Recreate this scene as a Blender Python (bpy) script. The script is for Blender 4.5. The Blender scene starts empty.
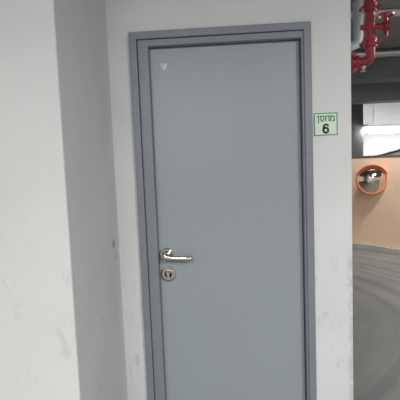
import bpy, bmesh, math, random
from mathutils import Matrix, Vector
C=bpy.context.scene.collection
# ---------------------------------------------------------------- materials
def mat(name, col, rough=.6, metal=0, bump=0, bscale=40, var=0, vscale=3, emis=None, estr=0, coat=0):
    m=bpy.data.materials.new(name); m.use_nodes=True
    nt=m.node_tree; b=nt.nodes['Principled BSDF']
    b.inputs['Base Color'].default_value=(*col,1); b.inputs['Roughness'].default_value=rough
    b.inputs['Metallic'].default_value=metal; b.inputs['Coat Weight'].default_value=coat
    tc=nt.nodes.new('ShaderNodeTexCoord')
    if var:
        n=nt.nodes.new('ShaderNodeTexNoise'); n.inputs['Scale'].default_value=vscale; n.inputs['Detail'].default_value=6
        nt.links.new(tc.outputs['Object'],n.inputs['Vector'])
        r=nt.nodes.new('ShaderNodeValToRGB')
        r.color_ramp.elements[0].position=.3; r.color_ramp.elements[1].position=.7
        r.color_ramp.elements[0].color=(*[c*(1-var) for c in col],1)
        r.color_ramp.elements[1].color=(*[min(1,c*(1+var*.5)) for c in col],1)
        nt.links.new(n.outputs['Fac'],r.inputs['Fac']); nt.links.new(r.outputs['Color'],b.inputs['Base Color'])
    if bump:
        n=nt.nodes.new('ShaderNodeTexNoise'); n.inputs['Scale'].default_value=bscale; n.inputs['Detail'].default_value=3
        nt.links.new(tc.outputs['Object'],n.inputs['Vector'])
        u=nt.nodes.new('ShaderNodeBump'); u.inputs['Strength'].default_value=bump; u.inputs['Distance'].default_value=.01
        nt.links.new(n.outputs['Fac'],u.inputs['Height']); nt.links.new(u.outputs['Normal'],b.inputs['Normal'])
    if emis:
        b.inputs['Emission Color'].default_value=(*emis,1); b.inputs['Emission Strength'].default_value=estr
    return m
def math_node(nt,op,a,b=None,clamp=False):
    n=nt.nodes.new('ShaderNodeMath'); n.operation=op; n.use_clamp=clamp
    for i,v in enumerate((a,b)):
        if v is None: continue
        if isinstance(v,(int,float)): n.inputs[i].default_value=v
        else: nt.links.new(v,n.inputs[i])
    return n.outputs[0]
def mixc(nt,fac,a,b):
    n=nt.nodes.new('ShaderNodeMix'); n.data_type='RGBA'
    nt.links.new(fac,n.inputs[0])
    for i,v in ((6,a),(7,b)):
        if isinstance(v,tuple): n.inputs[i].default_value=v
        else: nt.links.new(v,n.inputs[i])
    return n.outputs[2]
def wall_paint(name,col,worn_corner=False,chips=()):
    m=mat(name,col,.75,bump=.12,bscale=25,var=.06,vscale=2.2)
    nt=m.node_tree; b=nt.nodes['Principled BSDF']
    src=b.inputs['Base Color'].links[0].from_socket
    tc=nt.nodes.new('ShaderNodeTexCoord'); sx=nt.nodes.new('ShaderNodeSeparateXYZ')
    nt.links.new(tc.outputs['Object'],sx.inputs[0])
    mp=nt.nodes.new('ShaderNodeMapping'); mp.inputs['Scale'].default_value=(14,14,7)
    mp.inputs['Rotation'].default_value=(.3,.5,0)
    nt.links.new(tc.outputs['Object'],mp.inputs[0])
    n=nt.nodes.new('ShaderNodeTexNoise'); n.inputs['Scale'].default_value=1.6; n.inputs['Detail'].default_value=8
    n.inputs['Distortion'].default_value=1.2
    nt.links.new(mp.outputs[0],n.inputs['Vector'])
    f=math_node(nt,'MULTIPLY',math_node(nt,'SUBTRACT',n.outputs['Fac'],.60),8,True)
    low=math_node(nt,'SUBTRACT',1.45,sx.outputs[2],True)
    f=math_node(nt,'MULTIPLY',f,math_node(nt,'MULTIPLY',math_node(nt,'ADD',low,.10,True),.28))
    c=mixc(nt,f,src,(.25,.25,.25,1))
    n3=nt.nodes.new('ShaderNodeTexNoise'); n3.inputs['Scale'].default_value=90; n3.inputs['Detail'].default_value=4
    nt.links.new(tc.outputs['Object'],n3.inputs['Vector'])
    for (p,s,a) in chips:
        v=nt.nodes.new('ShaderNodeVectorMath'); v.operation='SUBTRACT'; v.inputs[1].default_value=p; nt.links.new(tc.outputs['Object'],v.inputs[0])
        v2=nt.nodes.new('ShaderNodeVectorMath'); v2.operation='DIVIDE'; v2.inputs[1].default_value=s; nt.links.new(v.outputs[0],v2.inputs[0])
        v3=nt.nodes.new('ShaderNodeVectorMath'); v3.operation='LENGTH'; nt.links.new(v2.outputs[0],v3.inputs[0])
        g=math_node(nt,'SUBTRACT',1.0,v3.outputs['Value'],True)
        g=math_node(nt,'MULTIPLY',math_node(nt,'SUBTRACT',math_node(nt,'ADD',g,n3.outputs['Fac']),.90),8,True)
        g=math_node(nt,'MULTIPLY',g,math_node(nt,'LESS_THAN',v3.outputs['Value'],1.0))
        c=mixc(nt,math_node(nt,'MULTIPLY',g,a),c,(.18,.19,.17,1))
    if worn_corner:
        e=math_node(nt,'MULTIPLY',math_node(nt,'SUBTRACT',sx.outputs[0],.540),50,True)
        n2=nt.nodes.new('ShaderNodeTexNoise'); n2.inputs['Scale'].default_value=26; n2.inputs['Detail'].default_value=5
        nt.links.new(tc.outputs['Object'],n2.inputs['Vector'])
        k=math_node(nt,'MULTIPLY',math_node(nt,'SUBTRACT',n2.outputs['Fac'],.42),8,True)
        zl=math_node(nt,'MULTIPLY',math_node(nt,'SUBTRACT',1.08,sx.outputs[2]),12,True)
        g=math_node(nt,'MULTIPLY',math_node(nt,'MULTIPLY',e,k),zl)
        c=mixc(nt,math_node(nt,'MULTIPLY',g,.32),c,(.30,.30,.29,1))
    nt.links.new(c,b.inputs['Base Color'])
    return m
M_wall=wall_paint('wall_paint_white',(.75,.748,.76),True,[((-.49,0,.52),(.02,.2,.05),.25)])
M_wall2=wall_paint('wall_paint_pillar',(.685,.70,.695),False,[((-.546,-.10,1.13),(.03,.05,.035),.55),((-.546,-.07,1.07),(.03,.02,.05),.5)])
M_door=mat('door_enamel',(.322,.358,.388),.30,bump=.16,bscale=190,var=.02,vscale=2)
M_frame=mat('frame_enamel',(.222,.240,.275),.4,bump=.05,bscale=120,var=.05,vscale=6)
M_gap=mat('dark_gap_shade',(.03,.03,.035),.7,bump=.1)  # near-black colour for the shade in the door gap
M_chrome=mat('polished_chrome',(.64,.61,.56),.12,1,bump=.08,bscale=60)
M_dark=mat('dark_hole',(.02,.02,.02),.6,bump=.05)
M_sign=mat('sign_plate_pale_green',(.74,.82,.70),.4,bump=.02,var=.03)
M_green=mat('sign_green_print',(.04,.30,.12),.5,bump=.02)
M_red=mat('red_pipe_paint',(.34,.025,.04),.4,bump=.08,bscale=50,var=.2,vscale=14)
M_steel=mat('galvanized_steel',(.5,.5,.5),.4,.8,bump=.05,var=.1)
M_conduit=mat('conduit_grey_paint',(.42,.43,.45),.5,bump=.05,var=.05)
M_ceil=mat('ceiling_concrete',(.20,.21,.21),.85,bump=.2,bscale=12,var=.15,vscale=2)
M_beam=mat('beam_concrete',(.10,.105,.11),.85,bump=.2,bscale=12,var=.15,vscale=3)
M_beige=mat('ramp_wall_beige',(.84,.60,.43),.75,bump=.15,bscale=15,var=.07,vscale=1.5)
M_rail=mat('dark_coping',(.10,.10,.10),.7,bump=.1,var=.1)
M_curb=mat('curb_concrete',(.50,.47,.42),.85,bump=.2,var=.15,vscale=6)
M_far=mat('far_wall_white',(.62,.63,.65),.8,bump=.1,var=.05)
M_orange=mat('mirror_rim_orange',(.70,.22,.11),.45,bump=.03,var=.06)
M_mirror=mat('convex_mirror_glass',(.85,.70,.58),.10,1,bump=.01,bscale=8)
M_tube=mat('fluorescent_tube',(1,1,1),.4,emis=(.97,.99,1),estr=22,var=.01)
M_lampb=mat('lamp_housing',(.8,.8,.8),.5,bump=.02,var=.02)
M_mech=mat('key_cylinder_brass',(.30,.27,.22),.3,1,bump=.03)
def floor_mat():
    m=mat('garage_concrete',(.24,.24,.232),.65,bump=.12,bscale=20,var=.2,vscale=1.8)
    nt=m.node_tree; b=nt.nodes['Principled BSDF']; src=b.inputs['Base Color'].links[0].from_socket
    tc=nt.nodes.new('ShaderNodeTexCoord')
    vm=nt.nodes.new('ShaderNodeVectorMath'); vm.operation='DISTANCE'
    vm.inputs[1].default_value=(-.5,2.1,0); nt.links.new(tc.outputs['Object'],vm.inputs[0])
    n=nt.nodes.new('ShaderNodeTexNoise'); n.inputs['Scale'].default_value=.9; n.inputs['Detail'].default_value=3
    nt.links.new(tc.outputs['Object'],n.inputs['Vector'])
    r=math_node(nt,'ADD',vm.outputs['Value'],math_node(nt,'MULTIPLY',n.outputs['Fac'],.12))
    n2=nt.nodes.new('ShaderNodeTexNoise'); n2.noise_dimensions='1D'; n2.inputs['Scale'].default_value=6.5; n2.inputs['Detail'].default_value=5
    nt.links.new(r,n2.inputs['W'])
    lane=math_node(nt,'MULTIPLY',math_node(nt,'SUBTRACT',vm.outputs['Value'],1.2),1.0,True)
    f=math_node(nt,'MULTIPLY',math_node(nt,'SUBTRACT',n2.outputs['Fac'],.44),5,True)
    f=math_node(nt,'MULTIPLY',f,lane)
    c=mixc(nt,math_node(nt,'MULTIPLY',f,.55),src,(.09,.09,.09,1))
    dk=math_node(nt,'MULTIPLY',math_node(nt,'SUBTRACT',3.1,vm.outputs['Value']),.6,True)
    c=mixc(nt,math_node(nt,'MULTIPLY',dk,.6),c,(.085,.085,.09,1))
    nt.links.new(c,b.inputs['Base Color'])
    return m
M_floor=floor_mat()
# ---------------------------------------------------------------- helpers
def mk(name,bm,mats,smooth=False,bevel=0,seg=2,parent=None,loc=None):
    bmesh.ops.recalc_face_normals(bm,faces=bm.faces)
    me=bpy.data.meshes.new(name); bm.to_mesh(me); bm.free()
    for m in (mats if isinstance(mats,(list,tuple)) else [mats]): me.materials.append(m)
    if smooth:
        for p in me.polygons: p.use_smooth=True
    o=bpy.data.objects.new(name,me); C.objects.link(o)
    if bevel:
        b=o.modifiers.new('bevel','BEVEL'); b.width=bevel; b.segments=seg; b.limit_method='ANGLE'
    if smooth:
        try: me.set_sharp_from_angle(angle=math.radians(38))
        except Exception: pass
    if parent: o.parent=parent
    if loc: o.location=loc
    return o
def box(bm,a,b,mi=0):
    r=bmesh.ops.create_cube(bm,size=1)
    for v in r['verts']:
        v.co=Vector([(a[i]+b[i])/2+v.co[i]*(b[i]-a[i]) for i in range(3)])
    for f in {f for v in r['verts'] for f in v.link_faces}: f.material_index=mi
def cyl(bm,p,q,r,seg=32,mi=0,r2=None):
    p,q=Vector(p),Vector(q); d=q-p
    res=bmesh.ops.create_cone(bm,cap_ends=True,segments=seg,radius1=r,radius2=r if r2 is None else r2,depth=d.length)
    mtx=Matrix.Translation((p+q)/2)@d.to_track_quat('Z','Y').to_matrix().to_4x4()
    bmesh.ops.transform(bm,matrix=mtx,verts=res['verts'])
    for f in {f for v in res['verts'] for f in v.link_faces}: f.material_index=mi
def lathe(bm,prof,p,axis,seg=48,mi=0):
    q=Vector(axis).normalized().to_track_quat('Z','Y').to_matrix(); p=Vector(p); rings=[]
    for r,h in prof:
        if r<1e-6: rings.append([bm.verts.new(p+q@Vector((0,0,h)))])
        else: rings.append([bm.verts.new(p+q@Vector((r*math.cos(2*math.pi*i/seg),r*math.sin(2*math.pi*i/seg),h))) for i in range(seg)])
    for A,B in zip(rings,rings[1:]):
        for i in range(seg):
            j=(i+1)%seg
            if len(A)==1 and len(B)==1: continue
            if len(A)==1: f=bm.faces.new((A[0],B[i],B[j]))
            elif len(B)==1: f=bm.faces.new((A[i],A[j],B[0]))
            else: f=bm.faces.new((A[i],A[j],B[j],B[i]))
            f.material_index=mi
def sweep(bm,pts,w,h,seg=16,caps=True):
    pts=[Vector(p) for p in pts]; rings=[]
    for k,p in enumerate(pts):
        t=(pts[min(k+1,len(pts)-1)]-pts[max(k-1,0)]).normalized()
        upv=Vector((0,0,1)) if abs(t.z)<.9 else Vector((0,1,0))
        s=t.cross(upv).normalized(); u=s.cross(t).normalized()
        W=w[k] if isinstance(w,list) else w; H=h[k] if isinstance(h,list) else h
        rings.append([bm.verts.new(p+s*W*math.cos(2*math.pi*i/seg)+u*H*math.sin(2*math.pi*i/seg)) for i in range(seg)])
    for k in range(1,len(rings)):
        A=rings[k-1]; B=rings[k]
        best=min(((sum((A[i].co-B[(i*s_+o_)%seg].co).length for i in range(0,seg,3)),o_,s_) for o_ in range(seg) for s_ in (1,-1)),key=lambda t:t[0])
        rings[k]=[B[(i*best[2]+best[1])%seg] for i in range(seg)]
    for A,B in zip(rings,rings[1:]):
        for i in range(seg): bm.faces.new((A[i],A[(i+1)%seg],B[(i+1)%seg],B[i]))
    if caps: bm.faces.new(rings[0]); bm.faces.new(rings[-1])
def arcwall(bm,c,r0,r1,z0,z1,a0,a1,n=64):
    cols=[]
    for i in range(n+1):
        a=math.radians(a0+(a1-a0)*i/n); ca,sa=math.cos(a),math.sin(a)
        cols.append([bm.verts.new((c[0]+r*ca,c[1]+r*sa,z)) for r,z in ((r0,z0),(r0,z1),(r1,z1),(r1,z0))])
    for A,B in zip(cols,cols[1:]):
        for k in range(4): bm.faces.new((A[k],B[k],B[(k+1)%4],A[(k+1)%4]))
    bm.faces.new(cols[0]); bm.faces.new(cols[-1])
def prism(bm,poly,y0,y1):
    a=[bm.verts.new((x,y0,z)) for x,z in poly]; b=[bm.verts.new((x,y1,z)) for x,z in poly]
    bm.faces.new(a); bm.faces.new(b)
    for i in range(len(poly)): j=(i+1)%len(poly); bm.faces.new((a[i],a[j],b[j],b[i]))
def structure(o,label,cat):
    o["kind"]="structure"; o["label"]=label; o["category"]=cat; return o
def thing(o,label,cat):
    o["label"]=label; o["category"]=cat; return o
def empty(name,loc):
    o=bpy.data.objects.new(name,None); C.objects.link(o); o.location=loc; o.empty_display_size=.1; return o
def under(o,p):
    o.parent=p; o.matrix_parent_inverse=Matrix.Translation(p.location).inverted(); return o
H=2.72
# ---------------------------------------------------------------- room shell
bm=bmesh.new(); box(bm,(-4,-6.4,-.1),(7,11,0))
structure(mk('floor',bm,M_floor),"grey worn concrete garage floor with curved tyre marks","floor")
bm=bmesh.new(); box(bm,(-4,-6.4,H),(7,11,H+.15))
structure(mk('ceiling',bm,M_ceil),"grey bare concrete ceiling slab of the garage","ceiling")
L,Rr,T=-.43,.378,2.093
bm=bmesh.new()
box(bm,(-.60,0,0),(L,.2,H)); box(bm,(Rr,0,0),(.57,.2,H)); box(bm,(L,0,T),(Rr,.2,H))
bmesh.ops.remove_doubles(bm,verts=bm.verts,dist=1e-5)
structure(mk('wall_back',bm,M_wall),"white painted plaster wall around the grey door, worn corner","wall")
bm=bmesh.new()
base=[(-3.5,-.665),(-.54,-.665),(-.55,0.0),(-.60,.2),(-3.5,.2)]
lo=[bm.verts.new((x,y,0)) for x,y in base]; hi=[bm.verts.new((x,y,H)) for x,y in base]
bm.faces.new(lo); bm.faces.new(hi)
for i in range(5): bm.faces.new((lo[i],lo[(i+1)%5],hi[(i+1)%5],hi[i]))
structure(mk('wall_left',bm,M_wall2,bevel=.008,seg=3),"off-white painted wall projecting beside the door recess","wall")
bm=bmesh.new(); box(bm,(.39,.2,0),(.57,2.0,H))
structure(mk('wall_side',bm,M_wall),"white side wall of the storage room","wall")
bm=bmesh.new(); box(bm,(-4,-6.4,0),(3.2,-6.2,H))  # out-of-view wall, added to be reflected in the door hardware
structure(mk('wall_added_front',bm,M_wall2),"unseen off-white wall added behind the camera for reflections","wall")
for k,x in enumerate((-2.4,1.1)):  # out-of-view columns, added as dark contrast for the chrome to reflect
    bm=bmesh.new(); box(bm,(x,-5.2,0),(x+.45,-4.75,H))
    structure(mk('wall_added_pillar' if k==0 else 'wall_added_column',bm,M_beam,bevel=.02),"unseen dark square column added behind the camera for chrome reflections","column")
cen=(-.5,2.1)
bm=bmesh.new(); arcwall(bm,cen,3.92,4.12,0,1.44,8,125)
structure(mk('wall_ramp',bm,M_beige,smooth=True),"low curved beige wall along the garage ramp","wall")
bm=bmesh.new(); arcwall(bm,cen,3.915,4.14,1.44,1.475,8,125)
structure(mk('trim_1',bm,M_rail,smooth=True),"dark coping strip on top of the curved beige wall","trim")
bm=bmesh.new(); arcwall(bm,cen,3.84,3.92,0,.06,8,125)
structure(mk('baseboard_ramp',bm,M_curb,smooth=True),"narrow concrete curb at the foot of the beige wall","curb")
bm=bmesh.new(); box(bm,(-4,8.6,0),(7,8.8,H))
structure(mk('wall_far',bm,M_far),"white wall beyond the ramp under the ceiling","wall")
for k,(y0,y1,z) in enumerate(((3.3,3.7,2.40),(5.6,6.0,2.40))):
    bm=bmesh.new(); box(bm,(.57 if k==0 else -4,y0,z),(7,y1,H))
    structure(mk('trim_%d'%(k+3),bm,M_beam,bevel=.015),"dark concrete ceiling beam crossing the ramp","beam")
bm=bmesh.new(); prism(bm,[(2.3,0),(5.6,0),(5.6,2.10),(2.3,1.30)],6.45,6.6)
structure(mk('wall_parapet',bm,M_beige),"pale beige sloping parapet of the rising ramp","wall")
bm=bmesh.new(); prism(bm,[(2.3,1.30),(5.6,2.10),(5.6,2.14),(2.3,1.34)],6.42,6.63)
structure(mk('trim_5',bm,M_rail),"dark sloping coping on the rising ramp parapet","trim")
bm=bmesh.new(); box(bm,(2.15,7.3,0),(2.85,7.9,H))  # dark column put in so the left of the far wall reads darker
structure(mk('wall_added_column.001',bm,M_beam,bevel=.02),"unseen dark square column added behind the camera for chrome reflections","column")
# ---------------------------------------------------------------- door frame
def uframe(bm,xo0,xo1,zt,wl,wr,wt,y0,y1):
    o=[(xo0,0),(xo0,zt),(xo1,zt),(xo1,0)]
    i=[(xo0+wl,0),(xo0+wl,zt-wt),(xo1-wr,zt-wt),(xo1-wr,0)]
    V={}
    for y in (y0,y1):
        for n,P in (('o',o),('i',i)):
            V[n,y]=[bm.verts.new((x,y,z)) for x,z in P]
    for k in range(3):
        for y in (y0,y1): bm.faces.new((V['o',y][k],V['o',y][k+1],V['i',y][k+1],V['i',y][k]))
        for n in 'oi': bm.faces.new((V[n,y0][k],V[n,y0][k+1],V[n,y1][k+1],V[n,y1][k]))
    for k in (0,3): bm.faces.new((V['o',y0][k],V['i',y0][k],V['i',y1][k],V['o',y1][k]))
bm=bmesh.new()
uframe(bm,-.444,.390,2.106,.034,.034,.034,-.022,.004)
uframe(bm,-.430,.378,2.092,.024,.024,.026,.0,.15)
uframe(bm,-.408,.357,2.070,.050,.010,.030,-.012,.03)
structure(mk('trim_2',bm,M_frame,bevel=.003),"grey-blue painted steel door frame with stepped profile","door frame")
# ---------------------------------------------------------------- door
door=structure(empty('door_1',(0,.03,0)),"smooth grey painted steel door, closed, with chrome lever handle","door")
def part(o,p):
    o.parent=p; return o
bm=bmesh.new(); box(bm,(-.372,.0,.01),(.352,.045,2.045))
part(mk('door_leaf',bm,M_door,bevel=.004),door)
bm=bmesh.new(); uframe(bm,-.362,.350,2.043,.004,.007,.005,-.004,.001)  # dark strip drawn for the shaded gap between leaf and frame
part(mk('door_gap_shade',bm,M_gap),door)
y=0.0
rx,rz=-.322,1.044
bm=bmesh.new(); lathe(bm,[(0,0),(.036,0),(.036,.004),(.034,.010),(.030,.012),(.028,.006),(.023,.006),(.021,.013),(.015,.016),(.0145,.040),(.0,.040)],(rx,y,rz),(0,-1,0))
h=part(mk('handle',bm,M_chrome,smooth=True),door)
h["label"]="round chrome rosette of the lever handle"
bm=bmesh.new()
pts=[];W=[];Hh=[]
for k in range(33):
    t=k/32; x=rx-.014+t*.146
    pts.append((x,y-.048-.004*math.sin(t*math.pi),rz-.003-.009*t-.002*math.sin(t*math.pi)))
    e=min(1,(min(t,1-t)/.05))**.5 if min(t,1-t)<.05 else 1
    e=max(e,.15)
    W.append(.0085*e); Hh.append((.0165-.0045*math.sin(min(1,t*1.3)*math.pi*.75))*e)
sweep(bm,pts,W,Hh,20)
lv=part(mk('lever',bm,M_chrome,smooth=True),h)
cx,cz=-.316,.948
bm=bmesh.new(); lathe(bm,[(0,0),(.039,0),(.039,.004),(.037,.010),(.032,.012),(.030,.006),(.025,.006),(.023,.013),(.0175,.014),(.0165,.006)],(cx,y,cz),(0,-1,0))
ls=part(mk('lock',bm,M_chrome,smooth=True),door); ls["label"]="round chrome cylinder lock escutcheon"
bm=bmesh.new(); cyl(bm,(cx,y,cz+.005),(cx,y-.019,cz+.005),.0095,32); box(bm,(cx-.0055,y-.019,cz-.017),(cx+.0055,y,cz+.002))
kc=part(mk('key_cylinder',bm,M_chrome,smooth=True),ls)
bm=bmesh.new(); box(bm,(cx-.0014,y-.0198,cz-.001),(cx+.0014,y-.0188,cz+.011))
part(mk('keyhole',bm,M_dark),ls)
vx,vz=-.292,1.953
bm=bmesh.new()
V=[(-.017,.010),(-.011,.014),(.011,.014),(.017,.010),(.013,-.004),(.004,-.017),(-.004,-.017),(-.013,-.004)]
f=[bm.verts.new((vx+a,y-.004,vz+b)) for a,b in V]; g=[bm.verts.new((vx+a,y+.001,vz+b)) for a,b in V]
bm.faces.new(f); bm.faces.new(g)
for i in range(8): bm.faces.new((f[i],f[(i+1)%8],g[(i+1)%8],g[i]))
bd=part(mk('viewer_plate',bm,M_lampb,bevel=.001),door); bd["label"]="small shield-shaped pale metal plate"
bm=bmesh.new(); lathe(bm,[(.008,0),(.008,.003),(.006,.004),(.005,.002),(0,.002)],(vx,y-.003,vz+.001),(0,-1,0),24)
part(mk('viewer_lens',bm,M_mech,smooth=True),bd)
# ---------------------------------------------------------------- sign
s0,s1,z0,z1=.399,.507,1.594,1.698
sx,sz=(s0+s1)/2,(z0+z1)/2
sign=thing(empty('sign',(sx,0,sz)),"pale green square storage sign with green lettering and number","sign")
bm=bmesh.new(); box(bm,(-.054,-.004,-.052),(.054,0,.052)); mk('sign_plate',bm,M_sign,bevel=.001,parent=sign)
bm=bmesh.new()
def frame(bm,a,b,w,y0,y1):
    for p,q in (((-a,-b),(a,-b+w)),((-a,b-w),(a,b)),((-a,-b+w),(-a+w,b-w)),((a-w,-b+w),(a,b-w))):
        box(bm,(p[0],y0,p[1]),(q[0],y1,q[1]))
frame(bm,.0535,.0515,.0042,-.0052,-.0038); mk('sign_border',bm,M_green,parent=sign)
def strokes(bm,polys,x0,z0,s,w):
    for P in polys:
        for a,b in zip(P,P[1:]):
            A=Vector((x0+a[0]*s,z0+a[1]*s)); B=Vector((x0+b[0]*s,z0+b[1]*s)); d=(B-A).normalized(); n=Vector((-d.y,d.x))*w/2
            A2=A-d*w/2; B2=B+d*w/2
            q=[A2+n,B2+n,B2-n,A2-n]
            fr=[bm.verts.new((v.x,-.0053,v.y)) for v in q]; bk=[bm.verts.new((v.x,-.0038,v.y)) for v in q]
            bm.faces.new(fr); bm.faces.new(bk)
            for i in range(4): bm.faces.new((fr[i],fr[(i+1)%4],bk[(i+1)%4],bk[i]))
# visual left to right: final nun, samekh, het, mem  (read right to left)
bm=bmesh.new(); hgt=.0215; zb=.015; w=.0046
strokes(bm,[[(0,1),(.26,1),(.26,-.38)]],-.038,zb,hgt,w)
strokes(bm,[[(0,1),(.80,1),(.80,.42),(.60,0),(.34,0),(.14,.42),(.14,1)]],-.0255,zb,hgt,w)
strokes(bm,[[(.08,0),(.08,1),(.78,1),(.78,0)]],-.0015,zb,hgt,w)
strokes(bm,[[(.05,0),(.1,.5),(.28,.85),(.05,1)],[(.28,.85),(.55,1),(.78,.85),(.84,.5),(.84,0),(.46,0)]],.0205,zb,hgt,w)
mk('sign_lettering',bm,M_green,parent=sign)
bm=bmesh.new(); P=[]
for i in range(25):
    a=2*math.pi*i/24; P.append((.5+.27*math.cos(a),.30+.28*math.sin(a)))
strokes(bm,[P],-.020,-.040,.040,.0078)
P=[(.23,.34),(.23,.55),(.28,.75),(.38,.90),(.52,.97),(.66,.93),(.75,.84)]
strokes(bm,[P],-.020,-.040,.040,.0078)
mk('sign_number',bm,M_green,parent=sign)
# ---------------------------------------------------------------- red sprinkler pipe
px,py=.945,.9
pipe=thing(empty('sprinkler_pipe',(px,py,H)),"red painted fire sprinkler pipe hanging from the ceiling with couplings","pipe")
def pmk(name,bm,m,**k): return under(mk(name,bm,m,**k),pipe)
bm=bmesh.new(); r=.030
pts=[(px,py,H),(px,py,2.19)]
for i in range(9):
    a=math.radians(90*i/8); pts.append((px-.05+.05*math.cos(a),py+0,2.15-.05*math.sin(a)))
pts.append((.58,py,2.10))
sweep(bm,pts,r,r,24); pmk('pipe_body',bm,M_red,smooth=True)
def coupling(c,ax,r=.043,l=.05):
    bm=bmesh.new(); a=Vector(ax)
    c=Vector(c); lathe(bm,[(r*.7,-l/2),(r,-l/2),(r,-l/4),(r*.9,-l/5),(r*.9,l/5),(r,l/4),(r,l/2),(r*.7,l/2)],c,a,32)
    s=Vector((0,1,0)); 
    for sg in (-1,1):
        n=a.cross(s)*sg
        p=c+n*(r+.008); 
        cyl(bm,p-s*.03,p+s*.03,.007,12); cyl(bm,p-s*.034,p-s*.024,.013,6); cyl(bm,p+s*.024,p+s*.034,.013,6)
    pmk('coupling',bm,M_red,smooth=True)
coupling((px,py,2.44),(0,0,1)); coupling((px,py,2.22),(0,0,1)); coupling((.84,py,2.10),(1,0,0))
bm=bmesh.new(); cyl(bm,(px,py,2.32),(px+.10,py,2.32),.020,24); cyl(bm,(px+.085,py,2.32),(px+.115,py,2.32),.034,24)
cyl(bm,(px-.06,py,2.32),(px,py,2.32),.018,24)
cyl(bm,(px+.10,py-.0,2.26),(px+.10,py,2.38),.012,16)
pmk('branch_outlet',bm,M_red,smooth=True)
bm=bmesh.new(); lathe(bm,[(.045,-.006),(.052,-.006),(.052,.006),(.045,.006),(.045,-.006)],(px+.10,py,2.39),(0,0,1),32)
box(bm,(px+.05,py-.005,2.386),(px+.15,py+.005,2.394)); cyl(bm,(px+.1,py,2.37),(px+.1,py,2.40),.009,12)
pmk('valve_wheel',bm,M_red,smooth=True)
bm=bmesh.new(); lathe(bm,[(0,0),(.014,0),(.014,.012),(.008,.018),(.004,.030),(.018,.032),(.018,.034),(0,.034)],(.90,py,2.075),(0,0,-1),20)
pmk('sprinkler_head',bm,M_steel,smooth=True)
bm=bmesh.new()
sweep(bm,[(1.075,1.6,H),(1.075,1.6,2.44),(1.06,1.6,2.39),(1.02,1.6,2.37),(.58,1.6,2.37),(.57,1.6,2.37)],.04,.04,20)
thing(mk('conduit',bm,M_conduit,smooth=True),"light grey conduit pipe running from ceiling into the wall","pipe")
bm=bmesh.new(); sweep(bm,[(.57,1.8,H-.03),(6.9,2.1,H-.03)],.03,.03,20)
thing(mk('water_pipe',bm,M_conduit,smooth=True),"long grey water pipe under the concrete ceiling","pipe")
bm=bmesh.new(); sweep(bm,[(.6,3.255,H-.05),(6.9,3.255,H-.05)],.05,.05,24)
thing(mk('water_pipe.001',bm,M_steel,smooth=True),"thick galvanized pipe fixed along the dark ceiling beam","pipe")
# ---------------------------------------------------------------- convex mirror
mc=Vector((2.21,4.80,1.10)); d=(Vector((0.6,-2.3,1.05))-mc); d.z=-.15; d.normalize()
mir=thing(empty('convex_mirror',mc),"round convex traffic mirror with orange rim on the beige wall","mirror")
bm=bmesh.new(); Rm=.205
lathe(bm,[(Rm*math.sin(t)*1.0/math.sin(.62),0.02+(math.cos(t)-math.cos(.62))*Rm/math.sin(.62)) for t in [.62-i*.62/14 for i in range(15)]],(0,0,0),d,64)
mk('mirror_glass',bm,M_mirror,smooth=True,parent=mir)
bm=bmesh.new(); lathe(bm,[(.200,.02),(.205,.03),(.218,.032),(.232,.022),(.236,.0),(.22,-.03),(.12,-.06),(0,-.065)],(0,0,0),d,64)
mk('mirror_rim',bm,M_orange,smooth=True,parent=mir)
bm=bmesh.new(); q=d.to_track_quat('Z','Y').to_matrix()
ring=[]
for i in range(33):
    t=math.radians(20+140*i/32); e=.07*math.sin(math.pi*i/32)**.6
    v=q@Vector((math.cos(t),math.sin(t),0))
    ring.append([bm.verts.new(v*.236+d*0),bm.verts.new(v*.240+d*(.02+e)),bm.verts.new(v*.232+d*(.02+e)),bm.verts.new(v*.228+d*0)])
for A,B in zip(ring,ring[1:]):
    for k_ in range(4): bm.faces.new((A[k_],B[k_],B[(k_+1)%4],A[(k_+1)%4]))
bm.faces.new(ring[0]); bm.faces.new(ring[-1])
mk('mirror_hood',bm,M_orange,smooth=True,parent=mir)
wn=Vector((2.71,2.70,0)).normalized()
bm=bmesh.new(); cyl(bm,-d*.055,-d*.055+wn*.05,.018,16)
e=-d*.055+wn*.05; wp=Vector((cen[0],cen[1],0))+wn*3.92-Vector((mc.x,mc.y,0))
cyl(bm,e,(wp.x,wp.y,-.02),.016,16); cyl(bm,Vector((wp.x,wp.y,-.02))-wn*.012,(wp.x,wp.y,-.02),.05,24)
mk('bracket',bm,M_steel,smooth=True,parent=mir)
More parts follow.
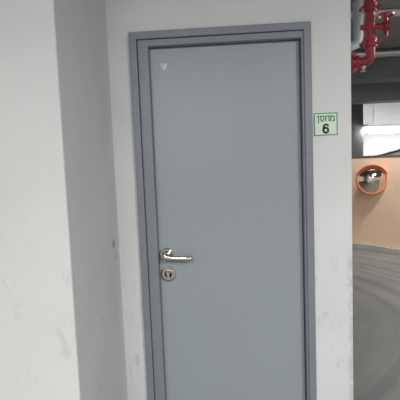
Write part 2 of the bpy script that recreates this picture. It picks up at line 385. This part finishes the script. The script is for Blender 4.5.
# ---------------------------------------------------------------- lamps
def lamp(loc,length,ang,power,label,size=.25,drop=0,tr=.018):
    e=thing(empty('fluorescent_lamp',loc),label,"lamp"); e.rotation_euler=(0,0,ang)
    bm=bmesh.new(); box(bm,(-length/2,-.08,0),(length/2,.08,.05))
    if drop:
        for x in (-length*.35,length*.35): cyl(bm,(x,0,.05),(x,0,drop),.006,10)
    mk('lamp_body',bm,M_lampb,bevel=.008,parent=e)
    for sgn in (-1,1):
        bm=bmesh.new(); cyl(bm,(-length/2+.03,sgn*.04,-tr),(length/2-.03,sgn*.04,-tr),tr,16); mk('tube',bm,M_tube,smooth=True,parent=e)
    ld=bpy.data.lights.new('lamp_light','AREA'); ld.shape='RECTANGLE'; ld.size=length; ld.size_y=size; ld.energy=power; ld.color=(1,.985,.95)
    lo=bpy.data.objects.new('lamp_light',ld); C.objects.link(lo); lo.parent=e; lo.location=(0,0,-.05)
    return e
lamp((-.75,-4.1,H-.05),1.3,0,138,"white twin-tube fluorescent ceiling lamp above the corridor")
lamp((1.6,-3.0,H-.05),1.3,math.pi/2,97,"unseen twin-tube ceiling lamp added as fill from the right")  # added fill lamp, not in view, lifts the door recess
lamp((3.55,7.5,2.06),1.5,.35,170,"bright hanging fluorescent lamp beyond the beige ramp wall",drop=H-2.06,tr=.06)
lamp((2.3,1.2,H-.05),1.3,.6,38,"twin-tube ceiling lamp added to light the ramp floor")  # added lamp, not in view, lights the garage floor
lamp((2.4,3.95,H-.05),1.3,0,38,"twin-tube lamp added out of sight behind the beam to brighten the beige wall")  # added lamp hidden by the beam, brightens the curved wall
# ---------------------------------------------------------------- world
w=bpy.data.worlds.new('world'); bpy.context.scene.world=w; w.use_nodes=True
w.node_tree.nodes['Background'].inputs[0].default_value=(.96,.965,1,1); w.node_tree.nodes['Background'].inputs[1].default_value=.5
bpy.context.scene.view_settings.view_transform='Standard'
# ---------------------------------------------------------------- camera
cam=bpy.data.objects.new("camera",bpy.data.cameras.new("camera")); C.objects.link(cam)
Rm_=Matrix.Rotation(math.radians(4),4,'Z')@Matrix.Rotation(math.radians(90-5.2),4,'X')@Matrix.Rotation(math.radians(-2.26),4,'Z')
cam.matrix_world=Matrix.Translation((0,-2.05,1.5))@Rm_
cam.data.lens=38.7; cam.data.clip_start=.01
bpy.context.scene.camera=cam
